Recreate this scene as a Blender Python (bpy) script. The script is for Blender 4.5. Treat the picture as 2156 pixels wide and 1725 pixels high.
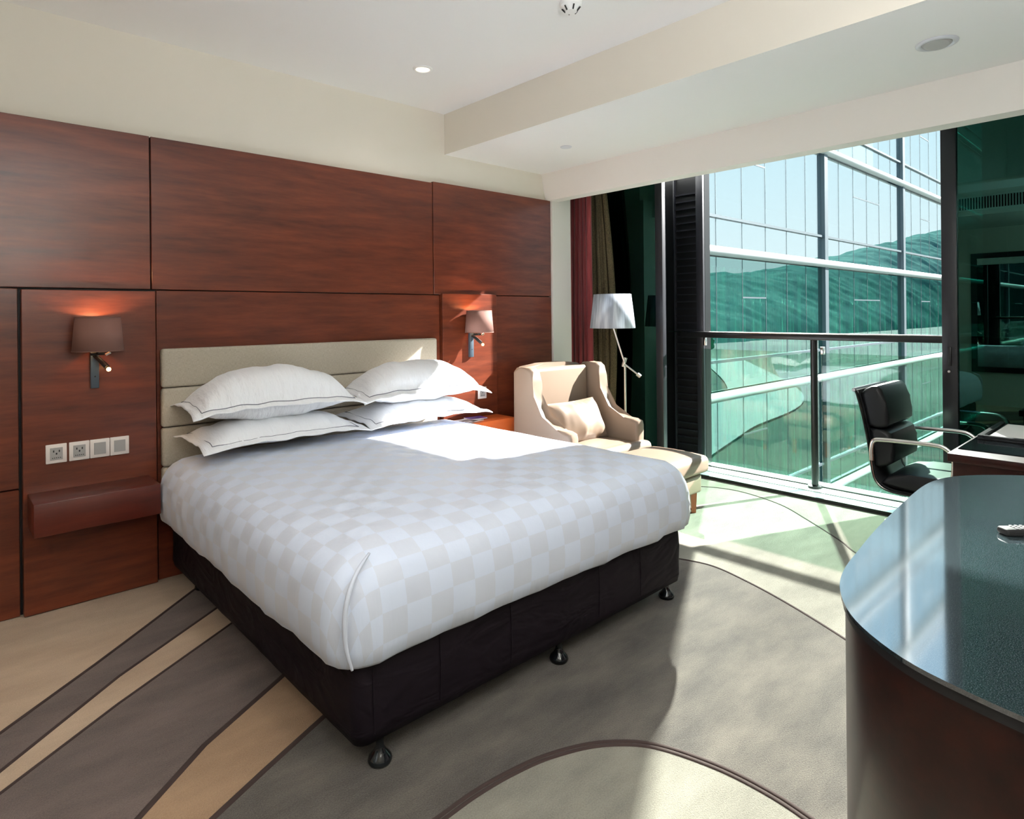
import bpy, bmesh, math, random
from mathutils import Vector, Matrix, noise
from mathutils.geometry import delaunay_2d_cdt
random.seed(7)
for o in list(bpy.data.objects): bpy.data.objects.remove(o)
sc = bpy.context.scene
COL = sc.collection
R = math.radians

# ------------------------------------------------------------------ camera
FPX, HOR, YAW, ROLL = 1323.0, 661.0, 42.73, 0.0096
cd = bpy.data.cameras.new('camera'); cam = bpy.data.objects.new('camera', cd); COL.objects.link(cam)
cd.sensor_width = 36; cd.lens = FPX/2156*36
cd.shift_y = -(862.5-HOR)/2156
cd.clip_start = .05; cd.clip_end = 2000
cam.location = (0, -3.9, 1.45)
cam.rotation_euler = (Matrix.Rotation(R(-YAW), 4, 'Z') @ Matrix.Rotation(R(90), 4, 'X') @ Matrix.Rotation(-ROLL, 4, 'Z')).to_euler()
sc.camera = cam

# ------------------------------------------------------------------ view, world, suns
sc.view_settings.view_transform = 'Standard'; sc.view_settings.look = 'None'
sc.view_settings.exposure = 0.0; sc.view_settings.gamma = 1.0
sc.view_settings.use_curve_mapping = False
W = bpy.data.worlds.new('sky'); sc.world = W; W.use_nodes = True
wn = W.node_tree.nodes; wl = W.node_tree.links
bg = wn['Background']; tc = wn.new('ShaderNodeTexCoord'); sx = wn.new('ShaderNodeSeparateXYZ')
rp = wn.new('ShaderNodeValToRGB')
wl.new(tc.outputs['Generated'], sx.inputs[0]); wl.new(sx.outputs['Z'], rp.inputs[0]); wl.new(rp.outputs[0], bg.inputs[0])
e = rp.color_ramp.elements
e[0].position = 0.0; e[0].color = (.86, .96, .95, 1)
e[1].position = 1.0; e[1].color = (.20, .42, .80, 1)
e.new(.22).color = (.68, .87, .93, 1); e.new(.5).color = (.38, .64, .88, 1)
bg.inputs[1].default_value = 1.4

def sun(name, d, strength, color, ang):
    l = bpy.data.lights.new(name, 'SUN'); l.energy = strength; l.color = color; l.angle = R(ang)
    o = bpy.data.objects.new(name, l); COL.objects.link(o)
    o.rotation_euler = Vector(d).to_track_quat('-Z', 'Y').to_euler(); o.location = (8, -6, 8)
    return o
sun('sun_light', (-1.493, .597, -1), 33.0, (1, .98, .94), .5)
# the same sun after its bounce off the mirror glass building outside
l = bpy.data.lights.new('sun_glint_off_the_glass_building', 'SPOT'); l.energy = 150*4*math.pi*130**2; l.color = (1, .97, .92)
l.shadow_soft_size = 1.1; l.spot_size = R(4.2); l.spot_blend = .3
o = bpy.data.objects.new(l.name, l); COL.objects.link(o); gd = Vector((-1.427, -.742, -1)).normalized()
o.location = Vector((3.9, -2.2, .8))-gd*130; o.rotation_euler = gd.to_track_quat('-Z', 'Y').to_euler()

def lamp_light(name, kind, loc, energy, color, size=.1, spot=None, rot=(0, 0, 0)):
    l = bpy.data.lights.new(name, kind); l.energy = energy; l.color = color
    if kind == 'AREA': l.shape = 'DISK'; l.size = size
    else: l.shadow_soft_size = size
    if spot: l.spot_size = R(spot); l.spot_blend = .8
    o = bpy.data.objects.new(name, l); COL.objects.link(o); o.location = loc; o.rotation_euler = rot
    return o
DOWNLIGHTS = [(2.27, -.64, 1), (2.3, -3.1, 0), (.75, -3.3, 0), (.75, -1.9, 0), (2.0, -4.2, 0), (-.9, -3.0, 2), (-.9, -1.2, 2), (-.9, -4.2, 2)]  # the first is seen lit; the rest are added out of view as fill
DL_E = 7.0
UP_E = 135.0

# ------------------------------------------------------------------ helpers
def srgb(r, g, b):
    f = lambda c: c/12.92 if c <= .04045 else ((c+.055)/1.055)**2.4
    return (f(r/255), f(g/255), f(b/255), 1)
M = {}
def mat(name, color=(.8, .8, .8, 1), rough=.5, metal=0, **k):
    m = bpy.data.materials.new(name); m.use_nodes = True
    b = m.node_tree.nodes['Principled BSDF']
    b.inputs['Base Color'].default_value = color; b.inputs['Roughness'].default_value = rough; b.inputs['Metallic'].default_value = metal
    for a, v in k.items(): b.inputs[a.replace('_', ' ')].default_value = v
    M[name] = m; return m
def nd(m, t, **k):
    n = m.node_tree.nodes.new(t)
    for a, v in k.items(): setattr(n, a, v)
    return n
def lk(m, a, b): m.node_tree.links.new(a, b)
def bs(m): return m.node_tree.nodes['Principled BSDF']
def coords(m, scale=(1, 1, 1), kind='Object'):
    t = nd(m, 'ShaderNodeTexCoord'); mp = nd(m, 'ShaderNodeMapping'); mp.inputs['Scale'].default_value = scale
    lk(m, t.outputs[kind], mp.inputs[0]); return mp.outputs[0]
def noise_tex(m, vec, scale, detail=4, rough=.5):
    n = nd(m, 'ShaderNodeTexNoise'); n.inputs['Scale'].default_value = scale; n.inputs['Detail'].default_value = detail
    n.inputs['Roughness'].default_value = rough; lk(m, vec, n.inputs['Vector']); return n.outputs['Fac']
def ramp(m, fac, stops):
    r = nd(m, 'ShaderNodeValToRGB'); el = r.color_ramp.elements
    el[0].position, el[0].color = stops[0]; el[1].position, el[1].color = stops[-1]
    for p, c in stops[1:-1]: el.new(p).color = c
    lk(m, fac, r.inputs[0]); return r.outputs[0]
def bump(m, h, strength=.3, dist=.01):
    b = nd(m, 'ShaderNodeBump'); b.inputs['Strength'].default_value = strength; b.inputs['Distance'].default_value = dist
    lk(m, h, b.inputs['Height']); lk(m, b.outputs[0], bs(m).inputs['Normal'])
def mixc(m, fac, a, b, mode='MIX'):
    x = nd(m, 'ShaderNodeMix', data_type='RGBA', blend_type=mode)
    if isinstance(fac, float): x.inputs[0].default_value = fac
    else: lk(m, fac, x.inputs[0])
    for i, v in ((6, a), (7, b)):
        if isinstance(v, tuple): x.inputs[i].default_value = v
        else: lk(m, v, x.inputs[i])
    return x.outputs[2]

def wood(name, dark, light, scale=(1.2, 9, 9), rough=.32):
    m = mat(name, rough=rough); v = coords(m, scale)
    f = noise_tex(m, v, 2.2, 8, .62); w = noise_tex(m, coords(m, tuple(s*.35 for s in scale)), 1.3, 3)
    c = ramp(m, f, [(.28, dark), (.72, light)])
    c2 = mixc(m, w, (.62, .55, .55, 1), (1.15, 1.12, 1.08, 1))
    lk(m, mixc(m, 1.0, c, c2, 'MULTIPLY'), bs(m).inputs['Base Color'])
    bs(m).inputs['Coat Weight'].default_value = .35; bs(m).inputs['Coat Roughness'].default_value = .2; bs(m).inputs['Specular IOR Level'].default_value = .35
    bump(m, noise_tex(m, coords(m, tuple(s*3 for s in scale)), 6, 5), .04, .002)
    return m
wood('wall_wood', srgb(76, 34, 22), srgb(122, 60, 38))
wood('shelf_wood', srgb(74, 30, 24), srgb(104, 45, 33))
wood('desk_wood', srgb(30, 11, 8), srgb(54, 21, 14))
bs(M['desk_wood']).inputs['Coat Weight'].default_value = .15; bs(M['desk_wood']).inputs['Specular IOR Level'].default_value = .35
wood('sunlit_shelf_wood', srgb(206, 94, 40), srgb(226, 114, 54), rough=.4)  # shelf wood with the sunlight on it painted in as orange
wood('leg_wood', srgb(150, 82, 46), srgb(182, 108, 66), (9, 9, 1.2))
mat('ceiling_white', (.84, .84, .83, 1), .9)
mat('wall_cream', (.74, .69, .60, 1), .9)
mat('soffit_white', (.78, .75, .70, 1), .9)
mat('outer_wall', (.5, .5, .5, 1), .9)
m = mat('dark_metal', (.018, .018, .024, 1), .38, Specular_IOR_Level=.5)
mat('black_metal', (.012, .012, .013, 1), .3)
mat('chrome', (.75, .74, .72, 1), .22, 1)
mat('satin_metal', (.72, .68, .62, 1), .35, .8)
mat('blue_grey_metal', (.07, .10, .13, 1), .4, .3)
mat('black_plastic', (.012, .012, .014, 1), .35)
mat('white_plastic', (.78, .72, .68, 1), .35)
mat('grey_plastic', (.36, .35, .34, 1), .4)
mat('remote_black', (.010, .010, .011, 1), .6, Specular_IOR_Level=.3)
mat('black_slot', (.01, .01, .01, 1), .6)
mat('glossy_black', (.008, .010, .012, 1), .06)
mat('sill_white', (.80, .80, .80, 1), .35)
mat('sill_glass', (.42, .62, .60, 1), .12)
mat('paper', (.72, .70, .66, 1), .7)
mat('white_trim', (.85, .85, .84, 1), .5)

def emit(name, color, s):
    m = bpy.data.materials.new(name); m.use_nodes = True; nt = m.node_tree; nt.nodes.remove(nt.nodes['Principled BSDF'])
    em = nt.nodes.new('ShaderNodeEmission'); em.inputs[0].default_value = color; em.inputs[1].default_value = s
    nt.links.new(em.outputs[0], nt.nodes['Material Output'].inputs[0]); M[name] = m; return m
emit('warm_bulb', (1, .62, .25, 1), 9)
emit('downlight_glow', (1, .84, .6, 1), 3)

def glass(name, tint, refl, rtint=(1, 1, 1, 1), rough=0.0, fresnel=True):
    m = bpy.data.materials.new(name); m.use_nodes = True; nt = m.node_tree; nt.nodes.remove(nt.nodes['Principled BSDF'])
    t = nt.nodes.new('ShaderNodeBsdfTransparent'); t.inputs[0].default_value = tint
    g = nt.nodes.new('ShaderNodeBsdfGlossy'); g.inputs['Color'].default_value = rtint; g.inputs['Roughness'].default_value = rough
    mx = nt.nodes.new('ShaderNodeMixShader')
    if fresnel:
        lw = nt.nodes.new('ShaderNodeLayerWeight'); lw.inputs[0].default_value = .5
        mr = nt.nodes.new('ShaderNodeMapRange'); mr.inputs['To Min'].default_value = refl; mr.inputs['To Max'].default_value = 1
        pw = nt.nodes.new('ShaderNodeMath'); pw.operation = 'POWER'; pw.inputs[1].default_value = 4
        nt.links.new(lw.outputs['Facing'], pw.inputs[0]); nt.links.new(pw.outputs[0], mr.inputs[0]); nt.links.new(mr.outputs[0], mx.inputs[0])
    else: mx.inputs[0].default_value = refl
    nt.links.new(t.outputs[0], mx.inputs[1]); nt.links.new(g.outputs[0], mx.inputs[2])
    nt.links.new(mx.outputs[0], nt.nodes['Material Output'].inputs[0]); M[name] = m; return m
glass('rail_glass', (.70, .84, .77, 1), .05)
glass('tinted_glass', (.02, .12, .10, 1), .085, (.35, .95, .80, 1))
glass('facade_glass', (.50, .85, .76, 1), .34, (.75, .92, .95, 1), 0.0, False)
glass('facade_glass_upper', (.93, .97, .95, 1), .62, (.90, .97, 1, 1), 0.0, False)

# linen
m = mat('linen', rough=.85); v = coords(m, (1, 1, 1))
a = noise_tex(m, coords(m, (60, 60, 900)), 1, 3); b = noise_tex(m, coords(m, (900, 60, 60)), 1, 3)
c = mixc(m, .5, ramp(m, a, [(.3, srgb(150, 140, 124)), (.7, srgb(196, 188, 172))]), ramp(m, b, [(.3, srgb(148, 138, 122)), (.7, srgb(198, 190, 174))]))
lk(m, c, bs(m).inputs['Base Color']); bump(m, a, .15, .002)
# leather
m = mat('beige_leather', srgb(132, 114, 98), .42); bump(m, noise_tex(m, coords(m), 220, 3), .08, .001)
m = mat('black_leather', (.009, .010, .012, 1), .40, Specular_IOR_Level=.35); bump(m, noise_tex(m, coords(m), 180, 3), .10, .001)
m = mat('bed_base_cloth', (.009, .006, .009, 1), .6, Specular_IOR_Level=.12)
ww = nd(m, 'ShaderNodeTexNoise'); ww.inputs['Scale'].default_value = 2.2; ww.inputs['Distortion'].default_value = 1.4; lk(m, coords(m, (1.6, 1.6, 4)), ww.inputs[0]); bump(m, ww.outputs[0], .5, .03)
m = mat('pillow_cotton', srgb(238, 240, 244), .8, Sheen_Weight=.2)
bump(m, noise_tex(m, coords(m, (14, 3.2, 5)), 1.3, 4, .55), .8, .03)
mat('piping_grey', srgb(120, 122, 134), .8)
# duvet with woven satin checks (pattern follows the unfolded cloth in its UVs)
m = mat('duvet_cotton', rough=.62, Sheen_Weight=.2); t = nd(m, 'ShaderNodeTexCoord')
ck = nd(m, 'ShaderNodeTexChecker'); ck.inputs['Scale'].default_value = 1/.092
mpp = nd(m, 'ShaderNodeMapping'); lk(m, t.outputs['UV'], mpp.inputs[0]); lk(m, mpp.outputs[0], ck.inputs[0])
ck.inputs[1].default_value = srgb(206, 215, 232); ck.inputs[2].default_value = srgb(200, 206, 219)
lk(m, ck.outputs[0], bs(m).inputs['Base Color'])
rr = ramp(m, ck.outputs['Fac'], [(0, (.38, .38, .38, 1)), (1, (.8, .8, .8, 1))]); lk(m, rr, bs(m).inputs['Roughness'])
bump(m, noise_tex(m, coords(m, (1, 1, .25)), 9, 4), .35, .015)
# curtains
m = mat('red_curtain', rough=.85, Sheen_Weight=.3); lk(m, ramp(m, noise_tex(m, coords(m, (40, 40, 2)), 1, 3), [(.3, srgb(124, 42, 46)), (.7, srgb(160, 66, 68))]), bs(m).inputs['Base Color'])
m = mat('brown_curtain', rough=.9); lk(m, ramp(m, noise_tex(m, coords(m, (120, 120, 120)), 1, 3), [(.3, srgb(58, 50, 34)), (.7, srgb(104, 92, 64))]), bs(m).inputs['Base Color'])
# lamp shades
def shade_mat(name, col, tr):
    m = mat(name, col, .8); b = bs(m); t = nd(m, 'ShaderNodeBsdfTranslucent'); t.inputs[0].default_value = col
    mx = nd(m, 'ShaderNodeMixShader'); mx.inputs[0].default_value = tr
    lk(m, b.outputs[0], mx.inputs[1]); lk(m, t.outputs[0], mx.inputs[2]); lk(m, mx.outputs[0], m.node_tree.nodes['Material Output'].inputs[0]); return m
shade_mat('brown_shade', srgb(128, 92, 82), .12)
m = shade_mat('silver_shade', srgb(188, 196, 206), .25)
lk(m, ramp(m, noise_tex(m, coords(m, (30, 30, .3)), 1, 2), [(.35, srgb(164, 172, 186)), (.65, srgb(226, 234, 242))]), bs(m).inputs['Base Color'])
# stone
m = mat('dark_stone', rough=.07); bs(m).inputs['Specular IOR Level'].default_value = 1.0; bs(m).inputs['IOR'].default_value = 2.9
v = coords(m)
sp = ramp(m, noise_tex(m, v, 420, 2), [(.50, srgb(30, 40, 46)), (.72, srgb(120, 138, 144))])
lk(m, mixc(m, ramp(m, noise_tex(m, v, 2.2, 5), [(.3, (0, 0, 0, 1)), (.9, (.45, .45, .45, 1))]), sp, srgb(58, 72, 76)), bs(m).inputs['Base Color'])
# carpet
def carpet(name, c1, c2):
    m = mat(name, rough=.95, Sheen_Weight=.15); v = coords(m)
    f = noise_tex(m, v, 210, 3, .8); g = noise_tex(m, coords(m, (1, 2.5, 1)), 2.6, 4, .6)
    fx = nd(m, 'ShaderNodeMath', operation='ADD'); lk(m, f, fx.inputs[0]); lk(m, g, fx.inputs[1])
    hf = nd(m, 'ShaderNodeMath', operation='MULTIPLY'); hf.inputs[1].default_value = .5; lk(m, fx.outputs[0], hf.inputs[0])
    lk(m, ramp(m, hf.outputs[0], [(.38, c1), (.62, c2)]), bs(m).inputs['Base Color']); bump(m, f, .8, .005); return m
carpet('carpet_light', srgb(176, 150, 124), srgb(204, 178, 150))
carpet('carpet_tan', srgb(146, 114, 84), srgb(176, 142, 108))
carpet('carpet_dark', srgb(80, 66, 60), srgb(116, 98, 90))
carpet('carpet_grey', srgb(54, 48, 43), srgb(104, 96, 86))
carpet('carpet_cream', srgb(112, 108, 97), srgb(146, 141, 127))
carpet('carpet_sand', srgb(104, 102, 86), srgb(132, 128, 112))
mat('carpet_seam_brown', srgb(60, 46, 42), .95)
# outdoors
m = mat('lawn', rough=1); v = coords(m)
lk(m, ramp(m, noise_tex(m, v, .035, 5, .6), [(.35, srgb(22, 40, 34)), (.5, srgb(40, 60, 44)), (.6, srgb(72, 80, 68)), (.72, srgb(104, 106, 98))]), bs(m).inputs['Base Color'])
m = mat('hill_green', rough=1, Specular_IOR_Level=0); v = coords(m)
lk(m, ramp(m, noise_tex(m, v, .12, 8, .7), [(.35, srgb(58, 96, 92)), (.7, srgb(84, 120, 110))]), bs(m).inputs['Base Color'])
m = mat('tree_green', rough=1); lk(m, ramp(m, noise_tex(m, coords(m), 1.2, 6, .7), [(.3, srgb(10, 20, 14)), (.7, srgb(30, 46, 28))]), bs(m).inputs['Base Color'])
mat('road_pale', srgb(128, 130, 132), .9)
mat('house_white', srgb(120, 118, 110), .9)
m = mat('sheer_curtain', rough=.9); v = coords(m, (1, 1, .02))
lk(m, ramp(m, noise_tex(m, coords(m, (2.6, 1, .06)), 1.6, 5, .65), [(.42, srgb(16, 44, 42)), (.5, srgb(90, 140, 118)), (.66, srgb(214, 236, 214))]), bs(m).inputs['Base Color'])
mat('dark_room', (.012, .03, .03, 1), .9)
mat('facade_metal', srgb(84, 98, 104), .45, .4)
mat('facade_band', srgb(176, 184, 184), .45, .2)

class MB:
    def __init__(s): s.bm = bmesh.new(); s.uv = None
    def box(s, x0, y0, z0, x1, y1, z1, bev=0, seg=2):
        r = bmesh.ops.create_cube(s.bm, size=1); vs = r['verts']
        for v in vs: v.co = Vector(((x0+x1)/2+v.co.x*(x1-x0), (y0+y1)/2+v.co.y*(y1-y0), (z0+z1)/2+v.co.z*(z1-z0)))
        if bev:
            ed = list({e for v in vs for e in v.link_edges})
            bmesh.ops.bevel(s.bm, geom=ed, offset=bev, segments=seg, profile=.5, affect='EDGES')
        return s
    def tube(s, pts, r, n=10, cap=True, flat=None):
        pts = [Vector(p) for p in pts]; rings = []; up = None
        for i, p in enumerate(pts):
            d = (pts[min(i+1, len(pts)-1)]-pts[max(i-1, 0)]).normalized()
            if up is None: up = Vector((0, 0, 1)) if abs(d.z) < .9 else Vector((1, 0, 0))
            a = d.cross(up).normalized(); b = a.cross(d).normalized(); up = b
            rr = r[i] if isinstance(r, (list, tuple)) else r
            fa, fb = flat or (1, 1)
            rings.append([s.bm.verts.new(p+(a*math.cos(t)*fa+b*math.sin(t)*fb)*rr) for t in [2*math.pi*k/n for k in range(n)]])
        for q, w in zip(rings, rings[1:]):
            for k in range(n): s.bm.faces.new((q[k], q[(k+1) % n], w[(k+1) % n], w[k]))
        if cap: s.bm.faces.new(rings[0][::-1]); s.bm.faces.new(rings[-1])
        return s
    def lathe(s, prof, c=(0, 0, 0), n=28):
        rings = [[s.bm.verts.new((c[0]+r*math.cos(2*math.pi*k/n), c[1]+r*math.sin(2*math.pi*k/n), c[2]+z)) for k in range(n)] for r, z in prof]
        for q, w in zip(rings, rings[1:]):
            for k in range(n): s.bm.faces.new((q[k], q[(k+1) % n], w[(k+1) % n], w[k]))
        if prof[0][0] > 1e-5 and prof[0] != prof[-1]:
            s.bm.faces.new(rings[0][::-1]); s.bm.faces.new(rings[-1])
        return s
    def prism(s, poly, axis, a, b, bev=0, seg=2):
        # poly of 2-D points in the two other axes, extruded from a to b along axis
        def P(p, t): return {'x': (t, p[0], p[1]), 'y': (p[0], t, p[1]), 'z': (p[0], p[1], t)}[axis]
        A = [s.bm.verts.new(P(p, a)) for p in poly]; B = [s.bm.verts.new(P(p, b)) for p in poly]; n = len(poly)
        fs = [s.bm.faces.new(A[::-1]), s.bm.faces.new(B)]
        for k in range(n): s.bm.faces.new((A[k], A[(k+1) % n], B[(k+1) % n], B[k]))
        if bev:
            ed = [e for f in fs for e in f.edges]
            bmesh.ops.bevel(s.bm, geom=ed, offset=bev, segments=seg, profile=.5, affect='EDGES')
        return s
    def grid(s, f, nu, nv, uv=None, closed_u=False):
        V = [[s.bm.verts.new(f(i/(nu-(0 if closed_u else 1)), j/(nv-1))) for j in range(nv)] for i in range(nu)]
        for i in range(nu if closed_u else nu-1):
            for j in range(nv-1): s.bm.faces.new((V[i][j], V[(i+1) % nu][j], V[(i+1) % nu][j+1], V[i][j+1]))
        return V
    def xf(s, mtx): bmesh.ops.transform(s.bm, matrix=mtx, verts=s.bm.verts); return s
    def build(s, name, m, parent=None, smooth=False, norm=True):
        if norm: bmesh.ops.recalc_face_normals(s.bm, faces=s.bm.faces)
        me = bpy.data.meshes.new(name); s.bm.to_mesh(me); s.bm.free()
        for mm in (m if isinstance(m, (list, tuple)) else [m]): me.materials.append(M[mm])
        if smooth:
            for p in me.polygons: p.use_smooth = True
            if smooth != 'all': me.set_sharp_from_angle(angle=R(40))
        o = bpy.data.objects.new(name, me); COL.objects.link(o)
        if parent: o.parent = parent
        return o
def thing(name, label, cat, loc=(0, 0, 0), rz=0, group=None):
    o = bpy.data.objects.new(name, None); COL.objects.link(o); o.location = loc; o.rotation_euler = (0, 0, rz)
    o['label'] = label; o['category'] = cat
    if group: o['group'] = group
    return o
def tag(o, label, cat, group=None):
    o['label'] = label; o['category'] = cat
    if group: o['group'] = group
    return o
def struct(o): o['kind'] = 'structure'; return o
def box(name, m, a, b, parent=None, bev=0, seg=2): return MB().box(*a, *b, bev, seg).build(name, m, parent, smooth=bool(bev))
def solid(o, t, off=-1):
    md = o.modifiers.new('thick', 'SOLIDIFY'); md.thickness = t; md.offset = off; return o
def subd(o, n=1):
    md = o.modifiers.new('sub', 'SUBSURF'); md.levels = n; md.render_levels = n; return o
def rebase(root):
    """children were modelled in world space: keep them there although the root stands elsewhere"""
    bpy.context.view_layer.update()
    inv = root.matrix_world.inverted()
    for c in root.children: c.matrix_parent_inverse = inv
def copy_tree(o, parent=None):
    c = o.copy(); COL.objects.link(c)
    if parent is not None: c.parent = parent
    for ch in list(o.children): copy_tree(ch, c)
    return c

# ------------------------------------------------------------------ room shell
XL, YB, WX = -1.6, -4.75, 4.95
# wooden wall panels are the finish of wall_back
wb = struct(box('wall_back', 'wall_cream', (XL, 0, 0), (4.30, .20, 3.0)))
struct(box('wall_recess', 'wall_cream', (4.30, .45, 0), (5.4, .55, 3.0)))
struct(box('wall_recess_return', 'wall_cream', (4.28, .20, 0), (4.30, .45, 3.0)))
struct(box('wall_left', 'wall_cream', (XL-.1, YB, 0), (XL, .2, 3.0)))
struct(box('wall_front', 'wall_cream', (XL-.1, YB-.1, 0), (5.4, YB, 3.0)))
struct(box('ceiling', 'ceiling_white', (XL-.1, YB-.1, 2.99), (4.99, .55, 3.1)))
tr1 = struct(box('trim_1', ['wall_cream', 'ceiling_white'], (2.91, YB, 2.68), (4.02, 0, 2.99)))
for p in tr1.data.polygons:
    if p.normal.z < -.5: p.material_index = 1
struct(MB().prism([(3.97, 2.68), (4.02, 2.45), (4.14, 2.45), (4.14, 2.99), (4.02, 2.99)], 'y', YB, 0).build('trim_2', 'soffit_white'))
struct(box('trim_3', 'soffit_white', (XL, YB, 2.68), (.10, 0, 2.99)))
struct(box('trim_4', 'soffit_white', (4.06, -.045, 0), (4.30, 0, 2.62)))
struct(box('trim_5', 'outer_wall', (4.90, YB-.1, 2.82), (4.99, .55, 2.99)))
struct(box('wall_right', 'wall_cream', (5.02, YB, 0), (5.4, -3.75, 2.8)))
# wood panels (parts of the back wall)
P = .03
def wpanel(x0, x1, z0, z1, p=P, m='wall_wood', name='wood_panel'):
    o = box(name, m, (x0+.003, -p, z0+.003), (x1-.003, 0, z1-.003), wb, .0025, 1); return o
wpanel(XL, .885, 1.60, 2.445); wpanel(.885, 2.775, 1.60, 2.445); wpanel(2.775, 4.055, 1.60, 2.455)
wpanel(XL, .31, .62, 1.60); wpanel(XL, .31, 0, .62)
wpanel(.905, 2.83, .0, 1.60); wpanel(3.39, 4.055, 0, 1.60)
wpanel(.315, .90, .002, 1.595, .065); wpanel(2.835, 3.385, .002, 1.612, .055)
# shadow gap behind panels
box('panel_backing', 'black_slot', (XL, -.004, 0), (4.05, 0, 2.44), wb)

# floor: inlaid carpet, cut along the photographed seams
L1 = [(-1.7, -2.75), (.165, -1.063), (.491, -.779), (.71, -.578), (1.002, -.304), (1.35, 0.0), (1.9, .45)]
L2 = [(-1.7, -2.95), (.151, -1.301), (.545, -.949), (.994, -.625), (1.9, .05)]
L3 = [(-1.7, -2.98), (.143, -1.422), (.506, -1.155), (.996, -.834), (1.9, -.22)]
L4 = [(-1.7, -3.45), (.427, -1.823), (.667, -1.623), (.997, -1.425), (1.9, -.86)]
L5 = [(-1.7, -3.60), (.585, -1.972), (.776, -1.879), (.992, -1.779), (1.9, -1.36)]
def catmull(p, n=10):
    q = [p[0]]+list(p)+[p[-1]]; out = []
    for i in range(1, len(q)-2):
        a, b, c, d = [Vector(t) for t in q[i-1:i+3]]
        for k in range(n):
            t = k/n
            out.append(.5*((2*b)+(-a+c)*t+(2*a-5*b+4*c-d)*t*t+(-a+3*b-3*c+d)*t**3))
    out.append(Vector(p[-1])); return out
CA = catmull([(.2, -2.72), (.62, -2.50), (.9, -2.43), (1.066, -2.424), (1.196, -2.420), (1.338, -2.432), (1.484, -2.465), (1.641, -2.540), (1.759, -2.66), (1.82, -2.83), (1.84, -2.99), (1.826, -3.16), (1.75, -3.5), (1.55, -3.9), (1.2, -4.3), (.7, -4.74)])
CB = catmull([(2.6, -1.0), (2.95, -1.4), (3.14, -1.7), (3.23, -1.88), (3.262, -2.04), (3.215, -2.24), (3.12, -2.50), (2.963, -2.828), (2.7, -3.3), (2.3, -3.9), (1.9, -4.74)])
CC = catmull([(4.1, -.75), (4.45, -.93), (4.68, -1.12), (4.775, -1.40), (4.67, -1.78), (4.454, -2.079), (4.188, -2.391), (4.023, -2.555), (3.6, -3.1), (3.2, -3.9), (2.9, -4.74)])
def inside(pt, poly):
    x, y = pt; c = False; j = len(poly)-1
    for i in range(len(poly)):
        xi, yi = poly[i][0], poly[i][1]; xj, yj = poly[j][0], poly[j][1]
        if (yi > y) != (yj > y) and x < (xj-xi)*(y-yi)/(yj-yi)+xi: c = not c
        j = i
    return c
def fy(L, x):
    for (a, b), (c, d) in zip(L, L[1:]):
        if x <= c: return b+(d-b)*(x-a)/(c-a)
    return L[-1][1]
FX0, FX1, FY0, FY1 = XL-.05, WX, YB-.05, .5
verts = [Vector((FX0, FY0)), Vector((FX1, FY0)), Vector((FX1, FY1)), Vector((FX0, FY1))]; edges = [(0, 1), (1, 2), (2, 3), (3, 0)]
def addpoly(pl):
    pl = [Vector((min(max(p[0], FX0), FX1), min(max(p[1], FY0), FY1))) for p in pl]
    b = len(verts); verts.extend(pl); edges.extend((b+i, b+i+1) for i in range(len(pl)-1))
for L in (L1, L2, L3, L4, L5): addpoly(L)
addpoly([(1.9, .5), (1.9, -1.36)]); addpoly(CA); addpoly(CB); addpoly(CC)
res = delaunay_2d_cdt(verts, edges, [], 1, 1e-4)
polA = [tuple(p) for p in CA]+[(-1.7, -4.9), (-1.7, -3.3)]
polB = [tuple(p) for p in CB]+[(-2, -4.9), (-2, .6), (1.9, .6)]
polC = [tuple(p) for p in CC]+[(-2, -4.9), (-2, .6), (3.6, .6), (3.8, -.6)]
bm = bmesh.new(); vv = [bm.verts.new((p[0], p[1], 0)) for p in res[0]]
FM = ['carpet_light', 'carpet_dark', 'carpet_tan', 'carpet_grey', 'carpet_cream', 'carpet_sand']
for f in res[2]:
    c = sum((Vector(res[0][i]) for i in f), Vector((0, 0)))/len(f)
    if inside(c, polA) and c.x > -.2: k = 4
    elif c.x < 1.9 and c.y > fy(L5, c.x):
        k = 0 if c.y > fy(L1, c.x) else 1 if c.y > fy(L2, c.x) else 0 if c.y > fy(L3, c.x) else 1 if c.y > fy(L4, c.x) else 2
    elif inside(c, polB): k = 3
    elif inside(c, polC): k = 4
    else: k = 5
    fc = bm.faces.new([vv[i] for i in f]); fc.material_index = k
    if fc.normal.z < 0: fc.normal_flip()
q = MB(); q.bm.free(); q.bm = bm
floor = struct(q.build('floor', FM, norm=False))
slab = box('floor_slab', 'outer_wall', (FX0, FY0, -.15), (5.4, .55, -.004), floor)
def seam(pl, w):
    s = MB(); pts = [Vector((p[0], p[1], .0005)) for p in pl]
    s.tube(pts, 1, 8, flat=(w/2, .0035)); return s.build('carpet_seam', 'carpet_seam_brown', floor, True)
for L, w in ((L1, .016), (L2, .015), (L3, .013), (L4, .022), (L5, .022)): seam([p for p in L if p[0] < 1.5 or True], w)
seam(CB, .014); seam(CC, .012)
for off in (-.009, .009):
    pts = []
    for i, p in enumerate(CA):
        d = (CA[min(i+1, len(CA)-1)]-CA[max(i-1, 0)]).normalized(); pts.append((p.x-d.y*off, p.y+d.x*off))
    seam(pts, .016)

# window wall: sill
sill = box('trim_6', 'sill_white', (5.10, -3.8, -.15), (5.42, .45, .028)); struct(sill)
box('sill_track', 'sill_glass', (4.955, -3.8, -.15), (5.10, .45, .024), sill)
box('sill_groove', 'black_slot', (4.945, -3.8, -.1), (4.957, .45, .026), sill)
box('sill_joint', 'grey_plastic', (5.098, -3.8, 0), (5.102, .45, .0285), sill)
box('glass_channel', 'black_metal', (5.255, -1.78, .02), (5.275, -.80, .036), sill)
box('glass_channel', 'black_metal', (5.255, -2.90, .02), (5.275, -1.87, .036), sill)
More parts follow.
